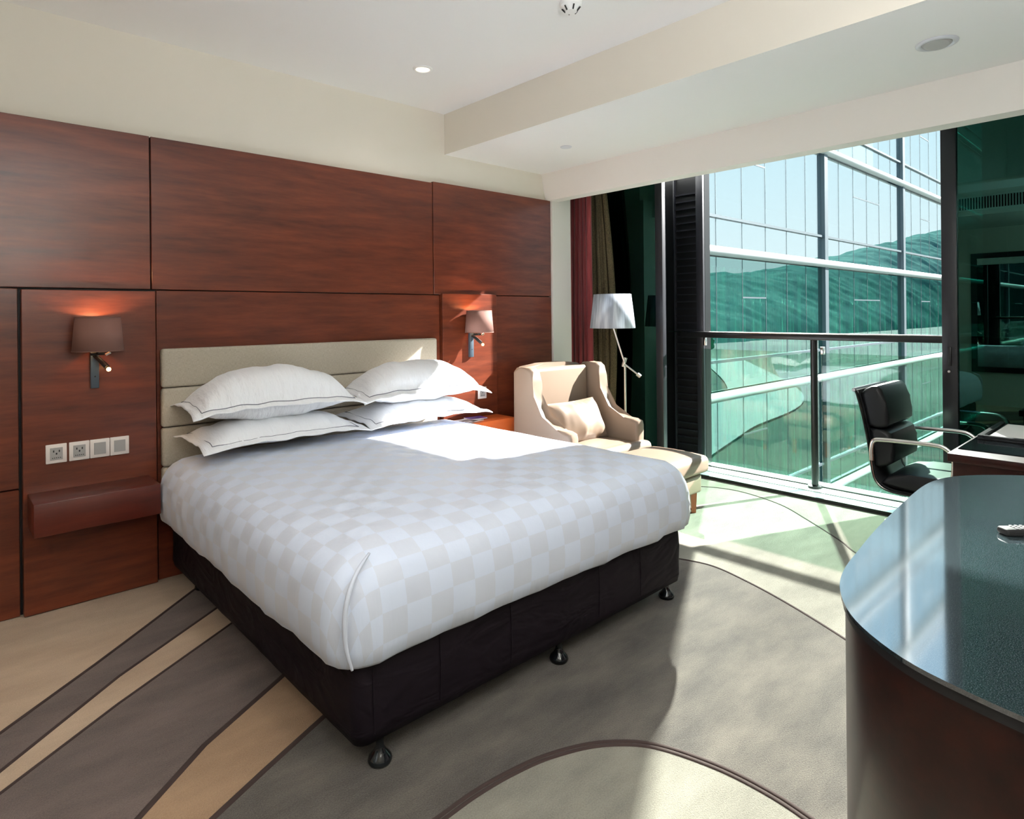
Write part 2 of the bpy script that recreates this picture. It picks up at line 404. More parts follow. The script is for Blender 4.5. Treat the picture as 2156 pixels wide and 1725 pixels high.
# sliding leaves
def leaf(name, x, y0, y1, st=.10, z1=2.78):
    f = MB(); d = .03
    f.box(x-d, y0, .028, x+d, y0+st, z1, .003); f.box(x-d, y1-st, .028, x+d, y1, z1, .003)
    f.box(x-d+.004, y0+st, .028, x+d-.004, y1-st, .10, .002); f.box(x-d+.004, y0+st, z1-.06, x+d-.004, y1-st, z1, .002)
    o = struct(f.build(name, 'dark_metal', None, True))
    box('pane', 'tinted_glass', (x-.006, y0+st, .10), (x+.006, y1-st, z1-.06), o)
    return o
w1 = leaf('window_1', 4.87, -.662, .44, .075)
w2 = leaf('window_2', 5.07, -4.7, -2.745, .088)
box('lock_plate', 'black_plastic', (5.026, -2.80, 1.07), (5.042, -2.78, 1.20), w2, .004)
MB().tube([(5.01, -2.79, 1.035), (5.045, -2.79, 1.035)], .008, 12).build('keyhole', 'chrome', w2, True)
hd = struct(box('trim_7', 'dark_metal', (4.84, -4.72, 2.782), (4.98, .44, 2.82)))
box('header_track', 'dark_metal', (4.98, -4.72, 2.782), (5.12, -2.70, 2.82), hd)
# louvred side walls outside
def louvre(name, x0, x1, y0, y1, z0=-1.0, z1=3.0):
    o = struct(box(name, 'black_metal', (x0, y0, z0), (x1, y1, z1)))
    return o
lw = louvre('wall_louvre_north', 5.30, 5.40, -.815, .55)
s = MB()
for k in range(38): s.box(5.283, -.74, .05+k*.068, 5.302, -.52, .062+k*.068)
s.build('louvre_slats', 'dark_metal', lw)
box('louvre_stile', 'dark_metal', (5.27, -.815, 0), (5.31, -.745, 2.9), lw, .003)
box('louvre_stile', 'dark_metal', (5.27, -.515, 0), (5.31, -.50, 2.9), lw, .003)
louvre('wall_louvre_south', 5.35, 6.25, -3.05, -2.92)
louvre('wall_louvre_south_end', 5.40, 5.50, -4.8, -3.05)

# ------------------------------------------------------------------ balustrade
bt = thing('balustrade', 'glass balustrade with black handrail and black post across the open window', 'railing', (5.22, -1.83, .028))
s = MB(); s.box(5.19, -3.4, 1.215, 5.25, -.62, 1.262, .006); s.build('handrail', 'black_metal', bt, True)
box('handrail_cap', 'chrome', (5.183, -3.4, 1.262), (5.257, -.50, 1.270), bt, .002)
s = MB(); s.tube([(5.22, -1.83, .03), (5.22, -1.83, 1.22)], .027, 16); s.lathe([(.055, .028), (.055, .045), (.03, .052)], (5.22, -1.83, 0)); s.build('post', 'black_metal', bt, True)
for a, b in ((-1.79, -.80), (-3.1, -1.87)):
    box('glass_panel', 'rail_glass', (5.262, a, .036), (5.272, b, 1.11), bt)
box('glass_clamp', 'chrome', (5.252, -.845, 1.14), (5.28, -.822, 1.22), bt, .002)
box('glass_clamp', 'chrome', (5.24, -1.895, 1.10), (5.28, -1.87, 1.16), bt, .002)
rebase(bt)

# ------------------------------------------------------------------ curtains
def curtain(name, m, x, y0, y1, z0, z1, waves, amp, label, sway=0):
    s = MB(); nu, nv = waves*14, 24
    def f(u, v):
        z = z0+(z1-z0)*v; w = math.sin(u*waves*2*math.pi+.5*math.sin(v*3)+.8*math.sin(u*9))
        y = y0+(y1-y0)*u; y += sway*u*math.sin((1-v)*math.pi*.9)
        return Vector((x+amp*w*(.8+.35*math.sin(u*23)), y+.012*math.sin(u*waves*4*math.pi+v*2), z))
    s.grid(f, nu, nv); o = s.build(name, m, None, 'all'); solid(o, .004, 0); return tag(o, label, 'curtain')
curtain('curtain', 'red_curtain', 4.62, .34, -.03, .03, 2.79, 6, .035, 'dark red drape hanging in folds beside the cream column')
curtain('curtain', 'brown_curtain', 4.74, .10, -.10, .03, 2.79, 4, .03, 'olive brown curtain hanging between the red drape and the tinted glass', -.12)

# ------------------------------------------------------------------ bed
bed = thing('bed', 'king size bed with dark base, padded linen headboard and checked white duvet', 'bed', (1.86, -1.1, 0))
BX0, BX1, BYF = .955, 2.79, -2.142
# base
def rrect(x0, x1, y0, y1, r, n=6, m=26):
    pts = []
    cs = [(x1-r, y1-r, 0), (x0+r, y1-r, 90), (x0+r, y0+r, 180), (x1-r, y0+r, 270)]
    for i, (cx, cy, a) in enumerate(cs):
        for k in range(n+1): t = R(a+90*k/n); pts.append((cx+r*math.cos(t), cy+r*math.sin(t), math.cos(t), math.sin(t)))
        nx = cs[(i+1) % 4]; t = R(a+90)
        ax, ay = cx+r*math.cos(t), cy+r*math.sin(t); bx, by = nx[0]+r*math.cos(t), nx[1]+r*math.sin(t)
        for k in range(1, m): pts.append((ax+(bx-ax)*k/m, ay+(by-ay)*k/m, math.cos(t), math.sin(t)))
    return pts
def rings(s, prof, x0, x1, y0, y1, r, wob=None, uvl=None):
    base = rrect(x0, x1, y0, y1, r); RR = []; arc = 0; prev = None; UV = []
    for j, (o, z) in enumerate(prof):
        if prev: arc += math.hypot(o-prev[0], z-prev[1])
        prev = (o, z)
        row = []; uvr = []
        hx, hy = (x1-x0)/2, (y1-y0)/2; cx, cy = (x0+x1)/2, (y0+y1)/2
        rr = max(r-o, .02) if o > 0 else r
        pts = rrect(x0+o, x1-o, y0+o, y1-o, min(rr, max(min(hx, hy)-o-.001, .001)))
        for (px, py, nx, ny) in pts:
            q = Vector((px, py, z))
            if wob: q += wob(px, py, nx, ny, z, j/(len(prof)-1))
            row.append(s.bm.verts.new(q)); uvr.append((px, py, nx, ny))
        RR.append(row); UV.append((uvr, arc))
    n = len(RR[0])
    for a, b in zip(RR, RR[1:]):
        for k in range(n): s.bm.faces.new((a[k], a[(k+1) % n], b[(k+1) % n], b[k]))
    return RR, UV, arc
s = MB()
def wobb(px, py, nx, ny, z, t):
    g = noise.noise(Vector((px*5, py*5, z*7)))*.006+noise.noise(Vector((px*16, py*16, z*4)))*.003*(1-t)
    return Vector((nx*g, ny*g, g*.6 if t < .25 else 0))
prof = [(.10, .090), (.03, .088), (.008, .098), (0, .13), (0, .2), (0, .27), (.002, .33), (.008, .362), (.03, .375), (.12, .378)]
RR, _, _ = rings(s, prof, BX0, BX1, BYF, -.09, .05, wobb); s.bm.faces.new(RR[0][::-1]); s.bm.faces.new(RR[-1])
base = s.build('bed_base', 'bed_base_cloth', bed, 'all')
sm = MB()
for x in (1.27, 1.60, 2.12, 2.42): MB().tube([(x, BYF-.003, .13), (x+.004, BYF-.004, .24), (x, BYF-.003, .35)], .0022, 6).build('seam', 'bed_base_cloth', base, True)
sm.tube([(BX0+.06, BYF-.004, .13), (BX0+.055, BYF-.004, .34)], .002, 6)
sm.build('seam', 'bed_base_cloth', base, True)
for (x, y) in ((1.06, -2.10), (1.915, -2.095), (2.735, -2.075), (1.055, -.3), (2.70, -.3)):
    s = MB(); s.lathe([(.018, .100), (.014, .088), (.013, .055), (.022, .036), (.036, .022), (.040, .010), (.036, 0)], (x, y, 0), 24); s.build('leg', 'glossy_black', bed, 'all')
# duvet
s = MB(); s.uv = s.bm.loops.layers.uv.new('UVMap')
DX0, DX1, DY0, DY1 = .862, 2.852, -2.205, -.10
def wobd(px, py, nx, ny, z, t):
    side = max(0, 1-t*2.2)
    foot = 1 if ny < -.7 else 0
    g = noise.noise(Vector((px*9, py*9, z*2)))*.016*side + noise.noise(Vector((px*26, py*26, z*3)))*.005*side
    near = math.exp(-((px-DX1)**2+(py-DY0)**2)/.12)
    g += .017*near*side*math.sin(px*75+py*60+2*noise.noise(Vector((px*9, py*9, 1))))
    g += .007*foot*side*max(0, noise.noise(Vector((px*30, 2.0, z*1.5))))
    dz = noise.noise(Vector((px*4, py*4, 3)))*.018*max(0, 1-t*4) + (noise.noise(Vector((px*2.2, py*2.2, 0)))*.008 if t > .5 else 0)
    return Vector((nx*g, ny*g, dz))
prof = [(.055, .378), (.030, .372), (.014, .385), (.003, .43), (0, .49), (.004, .55), (.016, .60), (.036, .64), (.065, .668), (.105, .69), (.16, .705), (.24, .714), (.36, .72), (.5, .724), (.62, .727), (.74, .729), (.86, .73), (.94, .73)]
RR, UVs, arc = rings(s, prof, DX0, DX1, DY0, DY1, .15, wobd)
s.bm.verts.index_update(); uvmap = {}
for row, (uvr, a) in zip(RR, UVs):
    for v, (px, py, nx, ny) in zip(row, uvr):
        o_a = arc-a
        # unfold: distance already in plan plus remaining arc
        cxm, cym = (DX0+DX1)/2, (DY0+DY1)/2
        ix = px; iy = py
        ins = min(px-DX0, DX1-px, py-DY0, DY1-py)
        extra = max(0, (.24-min(ins, .24)))*0
        uvmap[v] = (px+nx*max(0, (.72-v.co.z))*1.0, py+ny*max(0, (.72-v.co.z))*1.0)
cap = s.bm.faces.new(RR[-1])
for v in RR[-1]: uvmap[v] = (v.co.x, v.co.y)
for f in s.bm.faces:
    for l in f.loops: l[s.uv].uv = uvmap[l.vert]
s.build('duvet', 'duvet_cotton', bed, 'all')
# tucked corner fold at the near foot corner
s = MB(); fold = [p+Vector((.004, .006, 0)) for p in catmull([(.915, -2.190, .385), (.895, -2.190, .46), (.892, -2.190, .54), (.905, -2.188, .61), (.945, -2.170, .665), (1.01, -2.13, .695)], 8)]
s.tube(fold, [.002+.006*math.sin(math.pi*min(1, i/len(fold)*.8+.12)) for i in range(len(fold))], 10); s.build('corner_fold', 'duvet_cotton', bed, 'all')
# headboard
s = MB(); s.box(.93, -.03, .45, 2.76, -.001, 1.27, .006); s.build('headboard_frame', 'linen', bed, True)
for k in range(4):
    z1 = 1.275-k*.217; z0 = z1-.213
    box('headboard_pad', 'linen', (.922, -.083, z0), (2.768, -.028, z1), bed, .016, 4)
rebase(bed)

# pillows
def pillow(name, label, loc, rot, sx, sy, h, flange=.045, seed=0, piping=True, droop=.03):
    s = MB(); NU, NV = 46, 34; fl = flange
    def pt(u, v, side):
        U, V = u*2-1, v*2-1
        x, y = U*sx/2, V*sy/2
        iu = min(1, abs(x)/(sx/2-fl)); iv = min(1, abs(y)/(sy/2-fl))
        puff = (max(0, 1-iu**2.6))**.62*(max(0, 1-iv**2.6))**.62
        pinch = 1-.05*(1-abs(V))*abs(U)**3
        x *= 1-.035*(1-V*V); y *= 1-.05*(1-U*U)
        wr = noise.noise(Vector((x*7+seed, y*3.0, side)))*.020*puff**.5+noise.noise(Vector((x*20+seed, y*5, side*2)))*.012*puff**.35*(1-.5*puff)
        rough_edge = noise.noise(Vector((x*11+seed*3, y*11, 5)))*.010*(1-puff)
        z = side*(h/2*puff*(1.15 if side > 0 else .85)+.0025)+wr*side+rough_edge
        z -= droop*(abs(U)**4*.7+abs(V)**4*.5)
        return Vector((x, y, z))
    T = s.grid(lambda u, v: pt(u, v, 1), NU, NV); B = s.grid(lambda u, v: pt(u, v, -1), NU, NV)
    per = [(i, 0) for i in range(NU)]+[(NU-1, j) for j in range(1, NV)]+[(i, NV-1) for i in range(NU-2, -1, -1)]+[(0, j) for j in range(NV-2, 0, -1)]
    n = len(per)
    for k in range(n):
        a, b = per[k], per[(k+1) % n]; s.bm.faces.new((T[a[0]][a[1]], T[b[0]][b[1]], B[b[0]][b[1]], B[a[0]][a[1]]))
    # inside face copy along the stitched line for the cord
    line = []
    k0u, k0v = fl/sx, fl/sy
    for side_pts in ([(k0u+(1-2*k0u)*t/30, k0v) for t in range(30)], [(1-k0u, k0v+(1-2*k0v)*t/22) for t in range(22)], [(1-k0u-(1-2*k0u)*t/30, 1-k0v) for t in range(30)], [(k0u, 1-k0v-(1-2*k0v)*t/22) for t in range(22)]):
        line += [pt(u, v, 1)+Vector((0, 0, .0030)) for u, v in side_pts]
    o = s.build(name, 'pillow_cotton', None, 'all'); tag(o, label, 'pillow', None)
    c = MB(); c.tube(line+[line[0]], .0022, 6, cap=False); c.build('piping', 'piping_grey', o, 'all')
    o.location = loc; o.rotation_euler = rot
    return o
pillow('pillow', 'lower white pillow of the left stack against the headboard', (1.43, -.375, .822), (R(3), 0, R(1)), .93, .50, .13, .05, 1)
pillow('pillow', 'upper puffed white pillow of the left stack nearest the socket plates', (1.42, -.335, 1.0), (R(3), R(0), R(-2)), .94, .49, .28, .045, 5, droop=.045)
pillow('pillow', 'lower white pillow of the right stack beside the right nightstand', (2.37, -.375, .822), (R(3), 0, R(-1)), .93, .50, .13, .05, 9)
pillow('pillow', 'upper white pillow of the right stack, half in sunlight', (2.365, -.375, .995), (R(3), R(0), R(-6)), .92, .49, .26, .045, 14, droop=.055)

# ------------------------------------------------------------------ wall shelves (nightstands)
ns = thing('nightstand_shelf', 'floating dark red wood nightstand shelf left of the bed', 'nightstand', (.6, -.065, .44))
s = MB(); s.box(.335, -.315, .445, .855, -.066, .598, .003); s.build('shelf_box', 'shelf_wood', ns, True)
rebase(ns)
ns = thing('nightstand_shelf', 'nightstand, sunlight painted into its wood as orange, between the bed and the armchair', 'nightstand', (3.1, -.065, .44))
s = MB(); s.box(2.86, -.29, .49, 3.36, -.066, .64, .003); s.build('shelf_box', 'sunlit_shelf_wood', ns, True)
rebase(ns)
# magazines
mats = [mat('cover_grey', srgb(196, 200, 208), .4), mat('cover_purple', srgb(104, 72, 170), .4), mat('cover_dark', srgb(52, 56, 66), .4)]
for i, (nm, lab, m, x, y, w, d, rz, z) in enumerate([
    ('brochure', 'grey printed brochure lying under the purple one on the right nightstand', 'cover_grey', 2.98, -.17, .20, .15, .2, .640),
    ('brochure', 'purple and white brochure fanned on top at the right nightstand', 'cover_purple', 3.08, -.14, .15, .10, -.15, .646),
    ('brochure', 'dark small card sticking out at the front of the right nightstand pile', 'cover_dark', 2.94, -.23, .13, .09, .35, .646)]):
    o = thing(nm, lab, 'brochure', (x, y, z), rz)
    s = MB(); s.box(-w/2, -d/2, 0, w/2, d/2, .005); s.build('pages', 'paper', o)
    s = MB(); s.box(-w/2, -d/2, .005, w/2, d/2, .0058); s.build('cover', m, o)
    s = MB(); s.box(-w*.4, -d*.35, .0058, w*.1, -d*.1, .0062); s.box(-w*.4, d*.1, .0058, w*.35, d*.2, .0062); s.build('cover_print', 'cover_dark' if m != 'cover_dark' else 'cover_grey', o)

# ------------------------------------------------------------------ sconces
def sconce(x, label, flip=1, zc=1.36):
    yw = -.066 if flip > 0 else -.056
    t = thing('wall_lamp', label, 'wall lamp', (x, yw, zc-.27), 0, None)
    s = MB(); s.box(-.018+0, -.025, .0, .018, 0, .19, .003); s.build('backplate', 'blue_grey_metal', t, True)
    s = MB(); s.lathe([(.004, -.004), (.004, 0)], (0, 0, 0), 12); s.xf(Matrix.Translation((0, -.026, .06)) @ Matrix.Rotation(R(90), 4, 'X')); s.build('switch', 'black_plastic', t)
    s = MB(); s.tube([(0, -.02, .165), (0, -.08, .178), (0, -.115, .185), (0, -.12, .30)], .007, 10); s.tube([(-.03, -.09, .18), (.03, -.09, .18)], .010, 10); s.build('arm', 'black_metal', t, True)
    MB().tube([(.035, -.10, .172), (.055, -.105, .185)], .008, 10).build('knob', 'chrome', t, True)
    # flexible reading light
    dx = .055
    s = MB(); s.tube([(-.005, -.03, .165), (.012, -.055, .15), (dx*.75, -.09, .11)], [.007, .012, .013], 12); s.build('reading_light', 'black_metal', t, True)
    s = MB(); s.lathe([(0.0001, -.011), (.008, -.008), (.011, 0), (.008, .008), (.0001, .011)], (dx*.85, -.10, .098), 14); s.build('reading_bulb', 'warm_bulb', t, 'all')
    # shade
    zb, zt = .195, .362
    s = MB(); s.lathe([(.110, zb), (.0965, zt)], (0, -.115, 0), 40)
    for f in [f for f in s.bm.faces if len(f.verts) > 4]: s.bm.faces.remove(f)
    o = s.build('lamp_shade', 'brown_shade', t, 'all'); solid(o, .002, 0)
    s = MB(); s.tube([(.1105*math.cos(a), -.115+.1105*math.sin(a), zb) for a in [2*math.pi*k/40 for k in range(41)]], .0025, 6); s.build('shade_trim', 'brown_shade', t, 'all'); MB().tube([(.097*math.cos(a), -.115+.097*math.sin(a), zt) for a in [2*math.pi*k/40 for k in range(41)]], .002, 6).build('shade_trim', 'brown_shade', t, 'all')
    s = MB(); s.lathe([(.0001, .25), (.016, .262), (.022, .285), (.014, .31), (.0001, .318)], (0, -.115, 0), 16); s.build('bulb', 'warm_bulb', t, 'all')
    lamp_light('wall_lamp_light', 'POINT', (x, yw-.115, zc+.06), 5.0, (1, .60, .28), .02)
    return t
sconce(.612, 'brown shaded wall lamp with lit reading light above the left shelf and sockets')
sconce(3.10, 'brown shaded wall lamp on the sunlit panel right of the headboard', -1, 1.385)

# socket plates
def plate(x, z, kind, label, y=-.066, w=.086, h=.094):
    t = thing('wall_socket' if kind < 3 else 'wall_switch', label, 'socket' if kind < 3 else 'switch', (x, y, z), 0, None)
    s = MB(); s.box(-w/2, -.009, -h/2, w/2, 0, h/2, .003); s.build('cover_plate', 'white_plastic', t, True)
    s = MB(); s.box(-w*.30, -.012, -h*.32, w*.30, -.008, h*.32, .001); s.build('insert', 'grey_plastic', t)
    if kind < 3:
        s = MB(); s.box(-.014, -.0128, .008, -.009, -.0118, .018); s.box(.009, -.0128, .008, .014, -.0118, .018); s.box(-.003, -.0128, -.004, .003, -.0118, .005)
        for k in range(5): s.box(-.018+k*.008, -.0128, -.022, -.014+k*.008, -.0118, -.018)
        s.build('slots', 'black_slot', t)
    return t
plate(.450, .778, 1, 'white socket plate, leftmost of the row of four above the shelf')
plate(.545, .778, 1, 'white socket plate, second from the left of the row of four above the shelf')
plate(.633, .778, 3, 'white plate with plain grey switch, third from the left above the shelf')
plate(.721, .778, 3, 'white plate with plain grey switch nearest the bed above the left shelf')
plate(3.215, .825, 1, 'white socket plate on the wood behind the right pillows', -.056)

# ------------------------------------------------------------------ armchair
ac = thing('armchair', 'beige leather wingback armchair in the corner beside the floor lamp', 'armchair', (3.74, -.6, 0))
side = [(-.33, .10), (-.33, 1.00), (-.36, 1.035), (-.42, 1.04), (-.50, 1.038), (-.535, 1.01), (-.545, .93), (-.555, .83), (-.575, .74), (-.62, .665), (-.69, .625), (-.78, .605), (-.86, .600), (-.90, .585), (-.91, .55), (-.90, .10)]
def side_panel(x0, x1, splay):
    s = MB(); s.prism(side, 'x', x0, x1, .028, 4)
    for v in s.bm.verts: v.co.x += splay*max(0, -.33-v.co.y)+(splay*.25)*max(0, v.co.z-.5)
    return s.build('side_wing', 'beige_leather', ac, True)
side_panel(3.29, 3.39, .04); side_panel(4.05, 4.15, .10)
s = MB()
s.prism([(3.36, .12), (3.36, 1.0), (3.42, 1.035), (3.6, 1.05), (3.85, 1.05), (4.02, 1.035), (4.08, 1.0), (4.08, .12)], 'y', -.37, -.27, .02, 3); s.build('backrest', 'beige_leather', ac, True)
s = MB(); s.box(3.385, -.44, .42, 4.06, -.36, 1.02, .03, 4); s.build('back_pad', 'beige_leather', ac, True)
s = MB(); s.box(3.38, -.86, .13, 4.08, -.36, .31, .02); s.build('seat_base', 'beige_leather', ac, True)
s = MB()
def cush(x0, x1, y0, y1, z0, z1, crown):
    s = MB(); s.box(x0, y0, z0, x1, y1, z1, .04, 5)
    bmesh.ops.subdivide_edges(s.bm, edges=[e for e in s.bm.edges if e.calc_length() > .15], cuts=7, use_grid_fill=True)
    cx, cy = (x0+x1)/2, (y0+y1)/2
    for v in s.bm.verts:
        a = max(0, 1-((v.co.x-cx)/((x1-x0)/2))**2)*max(0, 1-((v.co.y-cy)/((y1-y0)/2))**2)
        if v.co.z > (z0+z1)/2: v.co.z += crown*a**.6
    return s
cush(3.40, 4.06, -.96, -.43, .31, .43, .03).build('seat_cushion', 'beige_leather', ac, 'all')
cush(3.33, 4.21, -.985, -.885, .30, .43, .015).build('seat_cushion_front', 'beige_leather', ac, 'all')
for x, y in ((3.36, -.84), (4.10, -.84), (3.36, -.36), (4.08, -.36)):
    MB().tube([(x, y, .14), (x, y, 0)], [.026, .018], 12).build('leg', 'leg_wood', ac, True)
rebase(ac)
cu = pillow('cushion', 'beige leather lumbar cushion leaning on the back of the armchair', (3.73, -.615, .605), (R(64), R(0), R(2)), .58, .34, .17, .008, 21, droop=.0)
cu.data.materials[0] = M['beige_leather']
for c in cu.children: c.data.materials[0] = M['beige_leather']
cu['category'] = 'cushion'

# ottoman
ot = thing('ottoman', 'beige leather footstool with wooden legs between armchair and bed foot', 'ottoman', (3.75, -1.3, 0))
s = cush(3.36, 4.13, -1.53, -1.03, .29, .41, .035)
s.build('cushion_top', 'beige_leather', ot, 'all')
s = MB(); s.box(3.39, -1.49, .15, 4.08, -1.07, .285, .02, 3); s.build('ottoman_base', 'beige_leather', ot, True)
for x, y in ((3.44, -1.44), (4.04, -1.44), (3.44, -1.12), (4.04, -1.12)):
    s = MB(); s.tube([(x, y, .16), (x, y, 0)], [.032, .022], 4); s.build('leg', 'leg_wood', ot)
rebase(ot)

# ------------------------------------------------------------------ floor lamp
fl = thing('floor_lamp', 'slim floor lamp with silver pleated drum shade behind the armchair', 'floor lamp', (4.525, -.475, 0))
LC = (4.45, -.40)
s = MB(); s.lathe([(.199, 1.315), (.164, 1.615)], (LC[0], LC[1], 0), 64)
for f in [f for f in s.bm.faces if len(f.verts) > 4]: s.bm.faces.remove(f)
o = s.build('lamp_shade', 'silver_shade', fl, 'all'); solid(o, .003, 0)
s = MB(); s.tube([(4.525, -.475, .02), (4.525, -.475, .99)], .011, 12); s.build('pole', 'satin_metal', fl, True)
s = MB(); s.lathe([(.0001, 0), (.13, .001), (.13, .014), (.02, .022), (.0001, .022)], (4.525, -.475, 0), 32); s.build('base', 'satin_metal', fl, True)
for d in (-.012, .012):
    MB().tube([(4.525+d, -.475+d, .99), (LC[0]+d, LC[1]+d, 1.34)], .006, 8).build('arm', 'satin_metal', fl, True)
MB().tube([(4.525, -.475, .99), (4.605, -.555, .90)], .008, 10).build('counter_arm', 'satin_metal', fl, True)
MB().tube([(4.600, -.550, .905), (4.620, -.570, .882)], .017, 12).build('counterweight', 'satin_metal', fl, True)
MB().tube([(4.512, -.462, .97), (4.53, -.48, 1.05)], .016, 12).build('joint', 'satin_metal', fl, True)
MB().tube([(LC[0], LC[1], 1.33), (LC[0], LC[1], 1.42)], .016, 12).build('socket', 'white_plastic', fl, True)
s = MB()
for k in range(3):
    a = R(120*k); s.tube([(LC[0], LC[1], 1.345), (LC[0]+.196*math.cos(a), LC[1]+.196*math.sin(a), 1.325)], .002, 6)
s.build('shade_spider', 'satin_metal', fl)
rebase(fl)

# ------------------------------------------------------------------ console (foreground)
cn = thing('console_cabinet', 'rounded dark wood cabinet with polished dark stone top in the foreground', 'cabinet', (2.4, -3.8, 0))
outline = [(1.40, -4.30), (1.375, -4.1), (1.362, -3.9), (1.366, -3.75), (1.385, -3.63), (1.43, -3.50), (1.53, -3.378), (1.66, -3.300), (1.80, -3.258), (2.00, -3.232), (2.24, -3.207), (2.58, -3.183), (2.86, -3.170), (3.02, -3.180), (3.14, -3.215), (3.24, -3.28), (3.33, -3.37), (3.40, -3.47), (3.45, -3.60), (3.47, -3.8), (3.47, -4.3)]
ol = [Vector(p) for p in catmull(outline, 5)]
poly = [tuple(p) for p in ol]+[(3.47, -4.745), (1.42, -4.745)]
s = MB(); s.prism(poly, 'z', .740, .75, .003, 2); s.build('stone_top', 'dark_stone', cn, True)
s = MB(); s.prism([(p[0]+.004, p[1]-.004) for p in poly[:-2]]+[(3.466, -4.745), (1.424, -4.745)], 'z', .718, .740); s.build('edge_band', 'black_plastic', cn, True)
cx = sum(p[0] for p in poly)/len(poly)
def inset(pl, d):
    out = []; n = len(pl)
    for i, p in enumerate(pl):
        a = Vector(pl[i-1]); b = Vector(pl[(i+1) % n]); t = (b-a).normalized(); out.append((p[0]+t.y*d, max(p[1]-t.x*d, -4.745)))
    return out
pin = inset(poly, .012)
s = MB(); s.prism(pin, 'z', .0, .718); s.build('cabinet_body', 'desk_wood', cn, True)
rebase(cn)
# remote
rc = thing('remote_control', 'black remote control lying on the dark stone top', 'remote control', (2.50, -3.555, .75), R(-133))
s = MB(); s.box(-.024, -.09, 0, .024, .09, .022, .009, 4); s.build('remote_body', 'remote_black', rc, True)
s = MB()
for i in range(3):
    for j in range(8): s.box(-.017+i*.0125, -.055+j*.016, .0215, -.009+i*.0125, -.047+j*.016, .0245, .001)
s.build('buttons', 'grey_plastic', rc)

# ------------------------------------------------------------------ desk
dk = thing('desk', 'dark wood writing desk at the window behind the stone topped cabinet', 'desk', (4.1, -3.5, 0))
s = MB(); s.box(3.56, -3.92, .725, 4.74, -3.10, .765, .004); s.build('desktop', 'desk_wood', dk, True)
s = MB(); s.box(3.70, -3.86, .765, 4.72, -3.115, .769); s.build('desk_glass', 'glossy_black', dk)
s = MB(); s.box(3.575, -3.90, 0, 3.615, -3.12, .725, .002); s.build('side_panel', 'desk_wood', dk)
s = MB(); s.box(4.67, -3.90, 0, 4.71, -3.12, .725, .002); s.build('side_panel', 'desk_wood', dk)
s = MB(); s.box(3.615, -3.14, .60, 4.67, -3.12, .725, .002); s.build('apron', 'desk_wood', dk)
rebase(dk)
tr = thing('desk_folder', 'black leather desk tray holding pale paper on the writing desk', 'desk tray', (4.3, -3.4, .769))
s = MB(); s.box(4.03, -3.58, .769, 4.60, -3.13, .778, .002); s.box(4.03, -3.155, .778, 4.60, -3.13, .792, .003); s.box(4.03, -3.58, .778, 4.055, -3.155, .792, .003); s.build('tray', 'black_leather', tr)
rebase(tr)
pp = MB().box(4.07, -3.57, .779, 4.58, -3.17, .783).build('paper_sheet', 'paper'); tag(pp, 'pale paper sheet lying in the black leather tray on the desk', 'paper')

# ------------------------------------------------------------------ office chair
oc = thing('office_chair', 'black leather office chair with chrome arms facing the desk by the window', 'office chair', (4.57, -2.75, 0), 0)
path = catmull([(-2.452, .945), (-2.475, .86), (-2.497, .76), (-2.515, .66), (-2.530, .56), (-2.540, .47), (-2.556, .405), (-2.592, .362), (-2.65, .342), (-2.74, .338), (-2.85, .342), (-2.95, .348), (-3.03, .346)], 6)
XA, XB = 4.30, 4.84
for x in (XA, XB):
    MB().tube([(x, p.x, p.y) for p in path], 1, 8, flat=(.008, .020)).build('side_rail', 'black_metal', oc, True)
    MB().tube([(x-.012*(1 if x == XA else -1), p.x-.004, p.y) for p in path[24:60]], .005, 8).build('rail_trim', 'chrome', oc, True)
s = MB(); n = len(path)
V = [[s.bm.verts.new((x, p.x, p.y+(.0 if 0 else 0))) for x in (XA, XB)] for p in path]
for a, b in zip(V, V[1:]): s.bm.faces.new((a[0], a[1], b[1], b[0]))
solid(s.build('sling', 'black_leather', oc, True), .012, 0)
MB().tube([(XA-.03, -2.449, .95), (XB+.03, -2.449, .95)], .013, 12).build('top_bar', 'black_metal', oc, True)
MB().tube([(XA-.036, -2.449, .95), (XA-.028, -2.449, .95)], .010, 12).build('bar_cap', 'chrome', oc, True)
def pad(y0, z0, y1, z1, th, wx=.50, name='back_cushion', flare=0):
    L = math.hypot(y1-y0, z1-z0); ang = math.atan2(z1-z0, y1-y0)
    s = MB(); s.box(-wx/2, 0, 0, wx/2, L, th, .032, 5)
    bmesh.ops.subdivide_edges(s.bm, edges=[e for e in s.bm.edges if e.calc_length() > .12], cuts=6, use_grid_fill=True)
    for v in s.bm.verts:
        if v.co.z > th*.6: v.co.z += .014*max(0, 1-(v.co.x/(wx/2))**2)*max(0, 1-((v.co.y-L/2)/(L/2))**2)
    s.xf(Matrix.Translation(((XA+XB)/2, y0, z0)) @ Matrix.Rotation(ang, 4, 'X'))
    return s.build(name, 'black_leather', oc, 'all')
pad(-2.600, .715, -2.560, .975, .0, .54) if False else None
def pad2(pts, name):
    # closed (y, z) outline extruded across the chair and softened
    s = MB(); s.prism(pts, 'x', XA+.015, XB-.015, .026, 5); return s.build(name, 'black_leather', oc, True)
def lozenge(a, b, th, r=.03):
    a, b = Vector(a), Vector(b); d = (b-a).normalized(); nrm = Vector((-d.y, d.x))   # towards the sitter
    pts = []
    for (t, w) in ((0, 0), (0, .75), (.06, .95), (.2, 1.06), (.5, 1.12), (.8, 1.06), (.94, .95), (1, .75), (1, 0)):
        q = a+(b-a)*t+nrm*th*w; pts.append((q.x, q.y))
    return pts
pad2(lozenge((-2.465, .975), (-2.512, .722), -.085) if False else [(-2.470, .925), (-2.495, .955), (-2.53, .975), (-2.565, .978), (-2.588, .955), (-2.612, .88), (-2.628, .80), (-2.628, .745), (-2.605, .722), (-2.56, .715), (-2.512, .725)], 'back_cushion')
